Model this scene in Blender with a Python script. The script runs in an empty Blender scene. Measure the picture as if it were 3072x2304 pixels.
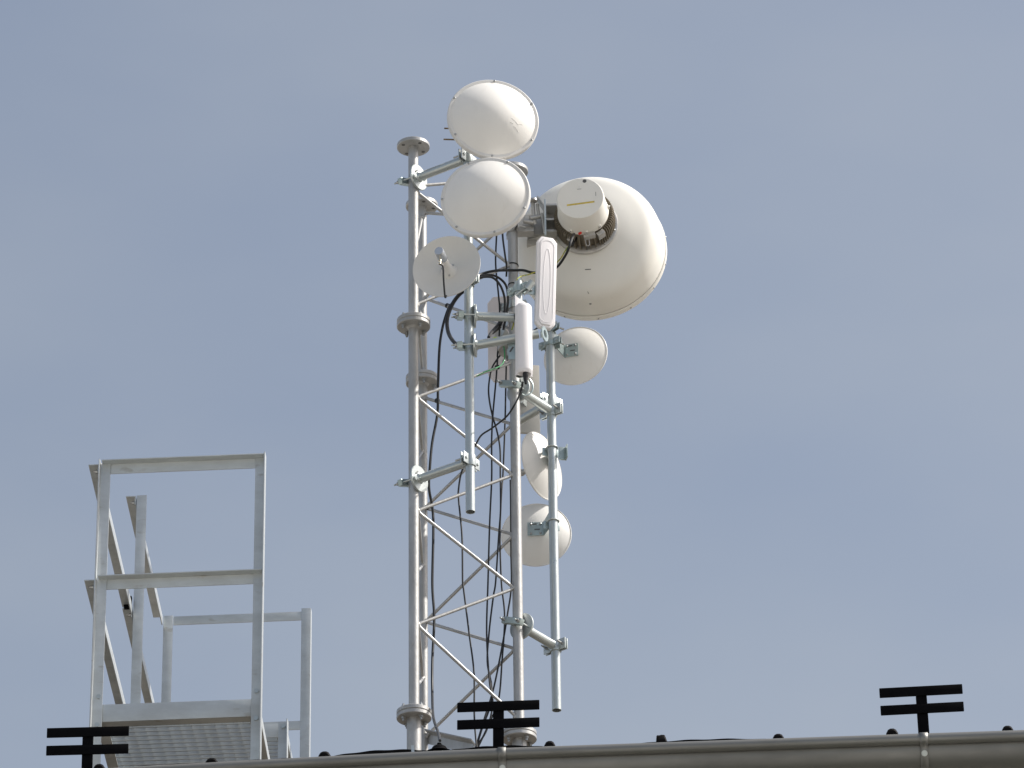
import bpy, bmesh, math, random
from mathutils import Vector, Matrix
random.seed(7)
rad = math.radians
scene = bpy.context.scene
COL = scene.collection

# ------------------------------------------------------------------ camera
ELEV, ROLL, FPX = rad(29.2), rad(0.75), 14000.0
CAM = Vector((0, 0, 1.6))
_R0 = Vector((1, 0, 0)); _F = Vector((0, math.cos(ELEV), math.sin(ELEV))); _U0 = Vector((0, -math.sin(ELEV), math.cos(ELEV)))
_R = math.cos(ROLL) * _R0 - math.sin(ROLL) * _U0
_U = math.sin(ROLL) * _R0 + math.cos(ROLL) * _U0
cd = bpy.data.cameras.new('camera'); cam = bpy.data.objects.new('camera', cd); COL.objects.link(cam)
cd.sensor_width = 36; cd.lens = FPX / 3072 * 36; cd.clip_start = 0.5; cd.clip_end = 5000
cam.matrix_world = Matrix(((_R.x, _U.x, -_F.x, CAM.x), (_R.y, _U.y, -_F.y, CAM.y), (_R.z, _U.z, -_F.z, CAM.z), (0, 0, 0, 1)))
scene.camera = cam

# ------------------------------------------------------------------ sky, sun, exposure
SUN_AZ, SUN_EL = rad(88.5), rad(47)          # azimuth clockwise from +Y
SDIR = Vector((math.sin(SUN_AZ) * math.cos(SUN_EL), math.cos(SUN_AZ) * math.cos(SUN_EL), math.sin(SUN_EL)))
w = bpy.data.worlds.new('World'); scene.world = w; w.use_nodes = True
nt = w.node_tree; nt.nodes.clear()
wo = nt.nodes.new('ShaderNodeOutputWorld'); bg = nt.nodes.new('ShaderNodeBackground'); sk = nt.nodes.new('ShaderNodeTexSky')
sk.sky_type = 'NISHITA'; sk.sun_disc = False; sk.sun_elevation = SUN_EL; sk.sun_rotation = math.atan2(SDIR.x, SDIR.y)
sk.air_density = 1.0; sk.dust_density = 4.0; sk.ozone_density = 1.0; sk.altitude = 0
bg.inputs['Strength'].default_value = 0.10
# thin even veil of high cloud over the whole sky, with faint streaks
tc = nt.nodes.new('ShaderNodeTexCoord'); mp = nt.nodes.new('ShaderNodeMapping'); mp.inputs['Scale'].default_value = (4, 4, 9); mp.inputs['Location'].default_value = (4.72, 2.06, 7.92)
mp.inputs['Rotation'].default_value = (-0.41, -0.52, -0.12)
nz = nt.nodes.new('ShaderNodeTexNoise'); nz.inputs['Scale'].default_value = 1.0; nz.inputs['Detail'].default_value = 5; nz.inputs['Roughness'].default_value = 0.5
mr = nt.nodes.new('ShaderNodeMapRange'); mr.inputs[1].default_value = 0.25; mr.inputs[2].default_value = 0.75; mr.inputs[3].default_value = 0.13; mr.inputs[4].default_value = 0.46
mix = nt.nodes.new('ShaderNodeMix'); mix.data_type = 'RGBA'
mix.inputs[7].default_value = (4.2, 4.38, 4.46, 1)
nt.links.new(tc.outputs['Generated'], mp.inputs[0]); nt.links.new(mp.outputs[0], nz.inputs['Vector']); nt.links.new(nz.outputs[0], mr.inputs[0])
nt.links.new(mr.outputs[0], mix.inputs[0]); nt.links.new(sk.outputs[0], mix.inputs[6]); nt.links.new(mix.outputs[2], bg.inputs['Color']); nt.links.new(bg.outputs[0], wo.inputs[0])
sd = bpy.data.lights.new('sun', 'SUN'); so = bpy.data.objects.new('sun', sd); COL.objects.link(so)
sd.energy = 4.2; sd.angle = rad(0.53); sd.color = (1.0, 0.955, 0.89)
so.rotation_euler = SDIR.to_track_quat('Z', 'Y').to_euler(); so.location = (20, 0, 40)
vs = scene.view_settings; vs.view_transform = 'Standard'; vs.look = 'None'; vs.exposure = 0.42; vs.gamma = 1; vs.use_curve_mapping = False
scene.render.engine = 'CYCLES'

# ------------------------------------------------------------------ measuring helpers
def ray(px, py): return _F + (px - 1536) / FPX * _R - (py - 1152) / FPX * _U
def at(px, py, Y):
    r = ray(px, py); return CAM + r * (Y / r.y)
def proj(p):
    d = Vector(p) - CAM; z = d.dot(_F)
    return 1536 + FPX * d.dot(_R) / z, 1152 - FPX * d.dot(_U) / z
def zat(x, y, py):
    lo, hi = 5.0, 20.0
    for _ in range(50):
        m = (lo + hi) / 2
        if proj((x, y, m))[1] > py: lo = m
        else: hi = m
    return (lo + hi) / 2
def mpp(p): return (Vector(p) - CAM).dot(_F) / FPX      # metres per photo pixel at a point

# ------------------------------------------------------------------ materials
def mat(name, col, rough=0.5, metal=0.0, var=0.0, vscale=8.0, bump=0.0, bscale=60.0, col2=None, spec=0.5, stretch=(1, 1, 1), spots=0.0, spotcol=(0.2, 0.17, 0.13), spotscale=40):
    m = bpy.data.materials.new(name); m.use_nodes = True; t = m.node_tree; b = t.nodes['Principled BSDF']
    b.inputs['Base Color'].default_value = (*col, 1); b.inputs['Roughness'].default_value = rough; b.inputs['Metallic'].default_value = metal
    b.inputs['Specular IOR Level'].default_value = spec
    tcn = t.nodes.new('ShaderNodeTexCoord'); mpn = t.nodes.new('ShaderNodeMapping'); mpn.inputs['Scale'].default_value = stretch
    t.links.new(tcn.outputs['Object'], mpn.inputs[0])
    last = None
    if var > 0:
        n = t.nodes.new('ShaderNodeTexNoise'); n.inputs['Scale'].default_value = vscale; n.inputs['Detail'].default_value = 6; n.inputs['Roughness'].default_value = 0.65
        t.links.new(mpn.outputs[0], n.inputs['Vector'])
        r = t.nodes.new('ShaderNodeMapRange'); r.inputs[1].default_value = 0.3; r.inputs[2].default_value = 0.7
        t.links.new(n.outputs[0], r.inputs[0])
        mx = t.nodes.new('ShaderNodeMix'); mx.data_type = 'RGBA'
        c2 = col2 or tuple(c * (1 - var) for c in col)
        mx.inputs[6].default_value = (*c2, 1); mx.inputs[7].default_value = (*col, 1)
        t.links.new(r.outputs[0], mx.inputs[0]); last = mx.outputs[2]
        rr = t.nodes.new('ShaderNodeMapRange'); rr.inputs[3].default_value = min(1, rough + 0.12); rr.inputs[4].default_value = max(0.05, rough - 0.08)
        t.links.new(r.outputs[0], rr.inputs[0]); t.links.new(rr.outputs[0], b.inputs['Roughness'])
    if spots > 0:
        n = t.nodes.new('ShaderNodeTexNoise'); n.inputs['Scale'].default_value = spotscale; n.inputs['Detail'].default_value = 3
        t.links.new(mpn.outputs[0], n.inputs['Vector'])
        r = t.nodes.new('ShaderNodeMapRange'); r.inputs[1].default_value = 0.64; r.inputs[2].default_value = 0.74; r.inputs[4].default_value = spots
        t.links.new(n.outputs[0], r.inputs[0])
        mx = t.nodes.new('ShaderNodeMix'); mx.data_type = 'RGBA'
        if last: t.links.new(last, mx.inputs[6])
        else: mx.inputs[6].default_value = (*col, 1)
        mx.inputs[7].default_value = (*spotcol, 1); t.links.new(r.outputs[0], mx.inputs[0]); last = mx.outputs[2]
    if last: t.links.new(last, b.inputs['Base Color'])
    if bump > 0:
        n = t.nodes.new('ShaderNodeTexNoise'); n.inputs['Scale'].default_value = bscale; n.inputs['Detail'].default_value = 4
        t.links.new(mpn.outputs[0], n.inputs['Vector'])
        bp = t.nodes.new('ShaderNodeBump'); bp.inputs['Strength'].default_value = bump; bp.inputs['Distance'].default_value = 0.004
        t.links.new(n.outputs[0], bp.inputs['Height']); t.links.new(bp.outputs[0], b.inputs['Normal'])
    return m
M = {
 'galv':   mat('hot_dip_galvanised_steel', (0.50, 0.50, 0.495), 0.43, 0.50, 0.30, 9, 0.35, 55, spots=0.35, spotcol=(0.33, 0.29, 0.24), spotscale=34, stretch=(1, 1, 0.5)),
 'zinc':   mat('zinc_plated_steel', (0.53, 0.575, 0.575), 0.34, 0.70, 0.14, 14, 0.12, 80),
 'zincd':  mat('zinc_plate_bluish', (0.44, 0.52, 0.52), 0.36, 0.70, 0.18, 18, 0.1, 60),
 'bolt':   mat('bolt_steel', (0.45, 0.46, 0.46), 0.35, 0.8, 0.2, 60),
 'rust':   mat('oxidised_rod', (0.23, 0.16, 0.09), 0.6, 0.3, 0.3, 40),
 'white':  mat('white_powder_coat', (0.80, 0.79, 0.765), 0.42, 0.0, 0.07, 5, 0.05, 20, spec=0.4, spots=.2, spotcol=(.58, .54, .47), spotscale=26, stretch=(1, 1, .35)),
 'radome': mat('radome_plastic', (0.81, 0.793, 0.76), 0.5, 0.0, 0.06, 6, 0.14, 11, spec=0.4, spots=.16, spotcol=(.60, .56, .50), spotscale=22, stretch=(1, 1, .35)),
 'cream':  mat('cream_dish_paint', (0.80, 0.785, 0.735), 0.5, 0.0, 0.06, 4, 0.04, 15, spec=0.4, spots=.16, spotcol=(.58, .54, .47), spotscale=16, stretch=(1, 1, .35)),
 'rim':    mat('radome_rim_plastic', (0.70, 0.69, 0.67), 0.45, 0.0, 0.06, 10),
 'open':   mat('open_reflector_paint', (0.66, 0.65, 0.62), 0.45, 0.0, 0.05, 6),
 'plast':  mat('panel_plastic', (0.81, 0.79, 0.805), 0.40, 0.0, 0.03, 6),
 'plastb': mat('panel_back_plastic', (0.68, 0.64, 0.64), 0.5, 0.0, 0.05, 6),
 'plate':  mat('painted_plate', (0.50, 0.49, 0.46), 0.5, 0.1, 0.06, 6),
 'cable':  mat('black_cable', (0.008, 0.009, 0.011), 0.45, 0.0),
 'black':  mat('black_coating', (0.0035, 0.0035, 0.0045), 0.75, 0.0, 0.2, 20, spec=0.06),
 'ribm':   mat('backlit_rib_black', (0.006, 0.0055, 0.006), 0.7, 0.0, 0.4, 14, 0.5, 30, spec=0.1),  # shade of the backlit ribs and eave sheets put into the colour
 'roof':   mat('brown_roof_sheet', (0.135, 0.115, 0.09), 0.55, 0.0, 0.3, 14, 0.3, 30, spec=0.3),
 'added_dark_ground':   mat('added_dark_ground', (0.045, 0.05, 0.03), 0.9, 0, 0.5, 2, 0.5, 20, spec=0.1),
 'alu':    mat('cast_aluminium', (0.52, 0.51, 0.49), 0.42, 0.6, 0.2, 20, 0.2, 60),
 'fin':    mat('heat_sink_fin', (0.27, 0.235, 0.18), 0.5, 0.3, 0.2, 30),
 'yellow': mat('yellow_label', (0.75, 0.55, 0.04), 0.5, 0.0, 0.5, 60, col2=(0.40, 0.33, 0.10)),
 'lime':   mat('lime_label', (0.55, 0.75, 0.05), 0.5),
 'paper':  mat('pale_label', (0.66, 0.66, 0.68), 0.5, 0, 0.3, 150),
 'ink_and_hole':    mat('printed_mark', (0.10, 0.10, 0.10), 0.6),  # print, and also the painted-in dark of slots and holes
 'red':    mat('red_plug', (0.65, 0.03, 0.02), 0.5),
 'earth':  mat('earth_wire', (0.62, 0.47, 0.05), 0.5, 0, 0.6, 30, col2=(0.03, 0.22, 0.06)),
 'green':  mat('green_wire', (0.02, 0.25, 0.08), 0.5),
 'feed':   mat('feed_metal', (0.55, 0.58, 0.62), 0.25, 0.6),
 'brass':  mat('connector_plated', (0.75, 0.70, 0.58), 0.25, 0.8),
 'angle':  mat('galvanised_angle', (0.61, 0.645, 0.655), 0.41, 0.46, 0.26, 9, 0.15, 40, spots=0.55, spotcol=(0.33, 0.31, 0.27), spotscale=24, stretch=(.45, 1, 1)),
 'gutter': mat('weathered_gutter_metal', (0.25, 0.25, 0.24), 0.54, 0.75, 0.18, 6, 0.1, 30, stretch=(0.4, 1, 1)),
 'wall':   mat('rendered_wall', (0.55, 0.50, 0.42), 0.8, 0, 0.1, 3, 0.3, 40),
 'ground': mat('pale_gravel_yard', (0.47, 0.455, 0.42), 0.9, 0, 0.3, 0.3, 0.3, 4, col2=(0.38, 0.365, 0.33)),
}

# ------------------------------------------------------------------ mesh builder
def basis(n, up=Vector((0, 0, 1))):
    n = Vector(n).normalized()
    a = up.cross(n)
    if a.length < 1e-4: a = Vector((1, 0, 0)).cross(n)
    a.normalize(); return a, n.cross(a).normalized(), n        # right, up, normal
class MB:
    def __init__(s): s.v = []; s.f = []
    def add(s, vs, fs):
        k = len(s.v); s.v += [Vector(p) for p in vs]; s.f += [[i + k for i in f] for f in fs]; return s
    def box(s, c, ax, ay, az, hx, hy, hz):
        c = Vector(c); ax, ay, az = Vector(ax).normalized() * hx, Vector(ay).normalized() * hy, Vector(az).normalized() * hz
        v = [c + i * ax + j * ay + k * az for k in (-1, 1) for j in (-1, 1) for i in (-1, 1)]
        return s.add(v, [(0, 2, 3, 1), (4, 5, 7, 6), (0, 1, 5, 4), (2, 6, 7, 3), (0, 4, 6, 2), (1, 3, 7, 5)])
    def beam(s, p, q, side, wd, th):      # bar of width wd (along side) and thickness th
        p, q = Vector(p), Vector(q); d = (q - p); a = Vector(side); a = (a - d.normalized() * a.dot(d.normalized())).normalized(); n = d.normalized().cross(a)
        return s.box((p + q) / 2, d, a, n, d.length / 2, wd / 2, th / 2)
    def tube(s, pts, r, n=12, caps=True, closed=False):
        pts = [Vector(p) for p in pts]; N = len(pts); rs = r if isinstance(r, (list, tuple)) else [r] * N
        tan = []
        for i in range(N):
            if closed: t = pts[(i + 1) % N] - pts[i - 1]
            elif i == 0: t = pts[1] - pts[0]
            elif i == N - 1: t = pts[-1] - pts[-2]
            else: t = (pts[i + 1] - pts[i]).normalized() + (pts[i] - pts[i - 1]).normalized()
            tan.append(t.normalized())
        a = basis(tan[0])[0]; vs = []; fs = []
        for i in range(N):
            t = tan[i]; a = (a - t * a.dot(t)).normalized(); b = t.cross(a)
            for k in range(n):
                th = 2 * math.pi * k / n; vs.append(pts[i] + rs[i] * (math.cos(th) * a + math.sin(th) * b))
        for i in range(N if closed else N - 1):
            j = (i + 1) % N
            for k in range(n): fs.append((i * n + k, i * n + (k + 1) % n, j * n + (k + 1) % n, j * n + k))
        if caps and not closed: fs.append(tuple(range(n - 1, -1, -1))); fs.append(tuple((N - 1) * n + k for k in range(n)))
        return s.add(vs, fs)
    def pipe(s, p, q, r, wall=0.004, n=24):    # hollow pipe with open ends
        p, q = Vector(p), Vector(q); a, b, d = basis(q - p, Vector((0, 1, 0.01))); L = (q - p).length
        return s.lathe([(r, 0), (r, L), (r - wall, L), (r - wall, 0)], p, d, n, closed=True)
    def lathe(s, prof, o, axis, n=48, closed=False, up=Vector((0, 0, 1))):
        o = Vector(o); a, b, d = basis(axis, up if abs(Vector(axis).normalized().dot(up)) < 0.98 else Vector((0, 1, 0)))
        vs = []; fs = []; m = len(prof)
        for (r, t) in prof:
            for k in range(n):
                th = 2 * math.pi * k / n; vs.append(o + d * t + r * (math.cos(th) * a + math.sin(th) * b))
        for i in range(m if closed else m - 1):
            j = (i + 1) % m
            for k in range(n): fs.append((i * n + k, i * n + (k + 1) % n, j * n + (k + 1) % n, j * n + k))
        return s.add(vs, fs)
    def prism(s, poly, o, ax, ay, an, d0, d1):
        o = Vector(o); ax, ay, an = Vector(ax), Vector(ay), Vector(an); n = len(poly)
        vs = [o + x * ax + y * ay + d0 * an for x, y in poly] + [o + x * ax + y * ay + d1 * an for x, y in poly]
        fs = [tuple(range(n - 1, -1, -1)), tuple(range(n, 2 * n))] + [(i, (i + 1) % n, n + (i + 1) % n, n + i) for i in range(n)]
        return s.add(vs, fs)
    def mesh(s, name, material, bevel=0, ang=35):
        me = bpy.data.meshes.new(name); bm = bmesh.new()
        vv = [bm.verts.new(p) for p in s.v]
        for f in s.f:
            try: bm.faces.new([vv[i] for i in f])
            except ValueError: pass
        bmesh.ops.remove_doubles(bm, verts=bm.verts, dist=1e-6)
        bmesh.ops.dissolve_degenerate(bm, edges=bm.edges, dist=1e-7)
        bmesh.ops.recalc_face_normals(bm, faces=bm.faces)
        if bevel:
            ed = [e for e in bm.edges if len(e.link_faces) == 2 and e.calc_face_angle(0) > rad(40)]
            bmesh.ops.bevel(bm, geom=ed, offset=bevel, segments=2, profile=0.6, affect='EDGES', clamp_overlap=True)
        bm.to_mesh(me); bm.free()
        me.materials.append(M[material]); me.shade_smooth(); me.set_sharp_from_angle(angle=rad(ang))
        return me
    def build(s, name, material, parent=None, bevel=0, ang=35): return link(name, s.mesh(name, material, bevel, ang), parent)
BASE = {}
def link(name, me, parent=None, mw=None):
    o = bpy.data.objects.new(name, me); COL.objects.link(o)
    if parent is not None:
        o.parent = parent
        if parent.type == 'EMPTY' and parent.name not in LOCAL: o.matrix_parent_inverse = Matrix.Translation(-parent.location)
    if mw is not None: o.matrix_basis = mw
    return o
LOCAL = set()
def tag(o, label, cat=None, group=None, kind=None):
    if label: o['label'] = label
    if cat: o['category'] = cat
    if group: o['group'] = group
    if kind: o['kind'] = kind
    return o
def thing(name, label, cat, loc, group=None, local=False, rz=0):
    o = bpy.data.objects.new(name, None); COL.objects.link(o); o.location = loc; o.rotation_euler = (0, 0, rz); o.empty_display_size = 0.1
    if local: LOCAL.add(o.name)
    return tag(o, label, cat, group)
def frame_matrix(o, n, up=Vector((0, 0, 1))):
    a, b, d = basis(n, up); return Matrix(((a.x, b.x, d.x, o[0]), (a.y, b.y, d.y, o[1]), (a.z, b.z, d.z, o[2]), (0, 0, 0, 1)))
# shared bolt meshes (axis +Z, sitting on z = 0)
def hexa(r): return [(r * math.cos(i * math.pi / 3), r * math.sin(i * math.pi / 3)) for i in range(6)]
X, Y_, Z = Vector((1, 0, 0)), Vector((0, 1, 0)), Vector((0, 0, 1))
_b = MB().lathe([(0, 0), (0.0115, 0), (0.0115, 0.002), (0, 0.002)], (0, 0, 0), Z, 14); _b.prism(hexa(0.0088), (0, 0, 0), X, Y_, Z, 0.002, 0.010); _b.tube([(0, 0, 0.009), (0, 0, 0.019)], 0.0048, 8)
BOLT = _b.mesh('bolt', 'bolt')
_b = MB().lathe([(0, 0), (0.0125, 0), (0.0125, 0.002), (0, 0.002)], (0, 0, 0), Z, 14); _b.prism(hexa(0.0105), (0, 0, 0), X, Y_, Z, 0.002, 0.009)
BOLTH = _b.mesh('bolt', 'zinc')
_b = MB().lathe([(0, 0), (0.0055, 0), (0.0055, 0.003), (0.003, 0.0055), (0, 0.006)], (0, 0, 0), Z, 10)
SCREW = _b.mesh('screw', 'bolt')
def bolt(parent, p, n, me=BOLT, name='bolt', s=1.0):
    return link(name, me, parent, frame_matrix(p, n) @ Matrix.Scale(s, 4))
def fillet(pts, r, n=5):
    pts = [Vector(p) for p in pts]; out = [pts[0]]
    for i in range(1, len(pts) - 1):
        a = (pts[i - 1] - pts[i]).normalized(); b = (pts[i + 1] - pts[i]).normalized(); k = min(r, (pts[i - 1] - pts[i]).length * .45, (pts[i + 1] - pts[i]).length * .45)
        p, q = pts[i] + a * k, pts[i] + b * k
        for j in range(n + 1):
            t = j / n; out.append((1 - t) ** 2 * p + 2 * t * (1 - t) * pts[i] + t * t * q)
    return out + [pts[-1]]
def spline(pts, k=8):
    pts = [Vector(p) for p in pts]; P = [pts[0] * 2 - pts[1]] + pts + [pts[-1] * 2 - pts[-2]]; out = []
    for i in range(1, len(P) - 2):
        for j in range(k):
            t = j / k; a, b, c, d = P[i - 1], P[i], P[i + 1], P[i + 2]
            out.append(0.5 * (2 * b + (c - a) * t + (2 * a - 5 * b + 4 * c - d) * t * t + (3 * b - a - 3 * c + d) * t ** 3))
    return out + [pts[-1]]

# ------------------------------------------------------------------ ground and building
g = MB(); g.add([(-600, -600, 0), (600, -600, 0), (600, 600, 0), (-600, 600, 0)], [(0, 1, 2, 3)])
tag(g.build('ground', 'ground'), None, kind='structure')
g = MB(); g.add([(-13, 8, .004), (13, 8, .004), (13, 17.6, .004), (-13, 17.6, .004)], [(0, 1, 2, 3)])
tag(g.build('added_dark_ground', 'added_dark_ground'), None, kind='structure')  # unseen dark patch, added to darken what the gutter reflects
TH = rad(3.3); BU = Vector((math.cos(TH), -math.sin(TH), 0)); BV = Vector((math.sin(TH), math.cos(TH), 0))
YE = 17.30
E0 = at(1536, 2243, YE)                        # a point of the eave, above the gutter lip
E0 = Vector((E0.x, E0.y, E0.z))
PITCH = rad(12); RS = BV * math.cos(PITCH) + Z * math.sin(PITCH); RN = BU.cross(RS).normalized()
def bp(u, v, z): return E0 + BU * u + BV * v + Z * z
def roof_z(u, v): return E0.z + v * math.tan(PITCH)
EAVE = [(-2.2, -.030), (-1.494, -.0148), (-1.0, -.006), (-.576, .0012), (-.25, .0052), (.1, .0062), (.5, .0050), (1.17, .0029), (2.06, -.0002), (3.0, -.004)]
def eave_curve(u):                              # the old eave line is not quite straight
    if u <= EAVE[0][0]: return EAVE[0][1]
    for (u0, z0), (u1, z1) in zip(EAVE, EAVE[1:]):
        if u <= u1:
            return z0 + (z1 - z0) * (u - u0) / (u1 - u0)
    return EAVE[-1][1]
bld = thing('building', 'building with ribbed metal roof, black in silhouette, seen from below its eave', 'building', (E0.x, E0.y, 0))
UL, UR = -6.0, 6.0
m = MB()
zr = -0.035
prof = [(-0.03, zr - 0.006), (9.0, 9.0 * math.tan(PITCH) + zr - 0.006), (9.0, 9.0 * math.tan(PITCH) + zr - 0.05), (-0.03, zr - 0.05)]
N = 60; vs = []; fs = []
for i in range(N + 1):
    u = UL + (UR - UL) * i / N
    vs += [bp(u, v, z + eave_curve(u)) for v, z in prof]
for i in range(N):
    for k in range(4): fs.append((i * 4 + k, i * 4 + (k + 1) % 4, i * 4 + 4 + (k + 1) % 4, i * 4 + 4 + k))
fs += [(0, 1, 2, 3), tuple(N * 4 + k for k in (3, 2, 1, 0))]
m.add(vs, fs); roof = m.build('roof', 'roof', bld)
m = MB()
for (v0, v1) in ((0.35, 0.55), (8.6, 8.8)):
    m.box(bp(0, (v0 + v1) / 2, -E0.z / 2 - 0.15), BU, BV, Z, 5.7, 0.1, (E0.z - 0.35) / 2)
m.box(bp(-5.6, 4.575, -E0.z / 2 - 0.15), BU, BV, Z, 0.1, 4.02, (E0.z - 0.36) / 2); m.box(bp(5.6, 4.575, -E0.z / 2 - 0.15), BU, BV, Z, 0.1, 4.02, (E0.z - 0.36) / 2)
m.build('wall', 'wall', bld)
MB().box(bp(0, 0.02, -0.20), BU, BV, Z, 5.9, 0.012, 0.10).build('fascia', 'gutter', bld)
MB().box(bp(0, 0.19, -0.305), BU, BV, Z, 5.9, 0.16, 0.008).build('soffit', 'wall', bld)

def eclamp(u): return sum(eave_curve(u + d) for d in (-.2, -.1, 0, .1, .2)) / 5
# gutter: rolled bead above a half round trough, swept along the eave
def sweep(prof, u0, u1, n, name, material, parent, ang=40):
    mb = MB(); vs = []; fs = []; k = len(prof)
    for i in range(n + 1):
        u = u0 + (u1 - u0) * i / n
        vs += [bp(u, v, z + eclamp(u)) for v, z in prof]
    for i in range(n):
        for j in range(k): fs.append((i * k + j, i * k + (j + 1) % k, (i + 1) * k + (j + 1) % k, (i + 1) * k + j))
    fs += [tuple(range(k - 1, -1, -1)), tuple(n * k + j for j in range(k))]
    mb.add(vs, fs); return mb.build(name, material, parent, ang=ang)
gc_v, gc_z, gr = -0.125, -0.152, 0.085
trough_out = [(gc_v - gr * math.cos(rad(a)), gc_z - gr * math.sin(rad(a))) for a in range(0, 181, 9)]
trough_in = [(gc_v - (gr - .003) * math.cos(rad(a)), gc_z - (gr - .003) * math.sin(rad(a))) for a in range(180, -1, -9)]
gut = sweep(trough_out + trough_in, UL + .1, UR - .1, 60, 'gutter', 'gutter', bld)
bead = [(gc_v - gr - 0.012 + 0.0235 * math.cos(rad(a)), gc_z + 0.018 + 0.0235 * math.sin(rad(a))) for a in range(0, 360, 20)]
sweep(bead, UL + .1, UR - .1, 60, 'gutter_bead', 'gutter', gut)
def u_of(px, v, z):                             # position along the eave seen at photo column px
    lo, hi = -4.0, 4.0
    for _ in range(40):
        mid = (lo + hi) / 2
        if proj(bp(mid, v, z))[0] < px: lo = mid
        else: hi = mid
    return (lo + hi) / 2
for px in (240, 1507, 2772):
    u = u_of(px, gc_v - gr, gc_z); m = MB()
    pts = [(gc_v - gr - 0.012 - 0.0255 * math.cos(rad(a)), gc_z + 0.018 + 0.0255 * math.sin(rad(a))) for a in range(120, -80, -20)]
    pts += [(gc_v - (gr + 0.0035) * math.cos(rad(a)), gc_z - (gr + 0.0035) * math.sin(rad(a))) for a in range(6, 175, 8)]
    for i in range(len(pts) - 1):
        (v0, z0), (v1, z1) = pts[i], pts[i + 1]
        m.add([bp(u - .016, v0, z0 + eclamp(u)), bp(u + .016, v0, z0 + eclamp(u)), bp(u + .016, v1, z1 + eclamp(u)), bp(u - .016, v1, z1 + eclamp(u))], [(0, 1, 2, 3)])
    br = m.build('gutter_bracket', 'gutter', gut)
    sm = br.modifiers.new('thickness', 'SOLIDIFY'); sm.thickness = 0.004; sm.offset = 0
    a0 = rad(24); nn = (-BV * math.cos(a0) - Z * math.sin(a0))
    # the bolt belongs to the gutter (third level is the deepest)
    bolt(gut, bp(u, gc_v - (gr + 0.0055) * math.cos(a0), gc_z - (gr + 0.0055) * math.sin(a0) + eclamp(u)), nn, BOLTH)
m = MB()
u = u_of(1237, -.26, 0); m.beam(bp(u, -0.215, -0.13), bp(u - .004, -0.205, -0.068), BU, 0.012, 0.004); m.build('clip', 'zinc', gut)

# ribs of the roof, running up from the eave, with rounded ends that show above the gutter
ribs = [(300, 'r'), (637, 'r'), (975, 'r'), (1650, 'r'), (1985, 't'), (2335, 'r'), (2676, 'r'), (3022, 'r'), (-40, 'r')]
for px, kind in ribs:
    u = u_of(px, 0, 0); h = 0.034 if kind == 'r' else 0.044; ww = 0.0265 * random.uniform(.9, 1.1); h *= random.uniform(.88, 1.12)
    if kind == 'r': pr = [(-ww - .012, -0.006), (-ww, 0.0), (-ww * .92, h * .45), (-ww * .62, h * .85), (-ww * .25, h), (ww * .25, h), (ww * .62, h * .85), (ww * .92, h * .45), (ww, 0.0), (ww + .016, -0.006)]
    else: pr = [(-ww - .003, -0.006), (-ww + .001, 0.008), (-ww + .004, h - .004), (-ww + .009, h), (-0.01, h - .0015), (0.0, h + .001), (ww * .5, h), (ww * .62, h - .004), (ww * .95, h * .35), (ww + .018, -0.006)]
    k = len(pr); m = MB(); vs = []; fs = []
    secs = [(-0.028, 0.86, -0.004), (-0.020, 1.0, 0.0), (0.4, 1.0, 0.0), (9.0, 1.0, 0.0)]
    for v, sc, dz in secs:
        vs += [bp(u + x * sc, v, v * math.tan(PITCH) + zr + y * sc + dz + 0.014 + eclamp(u)) for x, y in pr]
        vs += [bp(u + pr[-1][0] * sc, v, v * math.tan(PITCH) + zr - .02 + eclamp(u)), bp(u + pr[0][0] * sc, v, v * math.tan(PITCH) + zr - .02 + eclamp(u))]
    k += 2
    for i in range(len(secs) - 1):
        for j in range(k): fs.append((i * k + j, i * k + (j + 1) % k, (i + 1) * k + (j + 1) % k, (i + 1) * k + j))
    fs += [tuple(range(k - 1, -1, -1)), tuple((len(secs) - 1) * k + j for j in range(k))]
    m.add(vs, fs); m.build('rib', 'ribm', roof)
# lapped eave sheets that bulge a little between the ribs
for (pa, pb, hh) in ((300, 640, .006), (640, 978, .006), (985, 1325, .020), (1325, 1655, .016), (1890, 2330, .012), (1655, 1890, .003), (2330, 2680, .003)):
    ua, ub = u_of(pa, 0, 0), u_of(pb, 0, 0); m = MB(); vs = []; fs = []; n = 24
    for i in range(n + 1):
        t = i / n; u = ua + (ub - ua) * t; h = hh * math.sin(math.pi * t) ** 0.8 + 0.0015 * math.sin(t * 23 + pa)
        for v, dz in ((-0.04, -0.02), (-0.04, h), (0.30, h + 0.30 * math.tan(PITCH) - .004), (0.30, 0.30 * math.tan(PITCH) - .02)):
            vs.append(bp(u, v, zr + 0.006 + dz + eclamp(u)))
    for i in range(n):
        for j in range(4): fs.append((i * 4 + j, i * 4 + (j + 1) % 4, i * 4 + 4 + (j + 1) % 4, i * 4 + 4 + j))
    fs += [(3, 2, 1, 0), tuple(n * 4 + j for j in range(4))]
    m.add(vs, fs); m.build('eave_sheet', 'ribm', roof)

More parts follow.
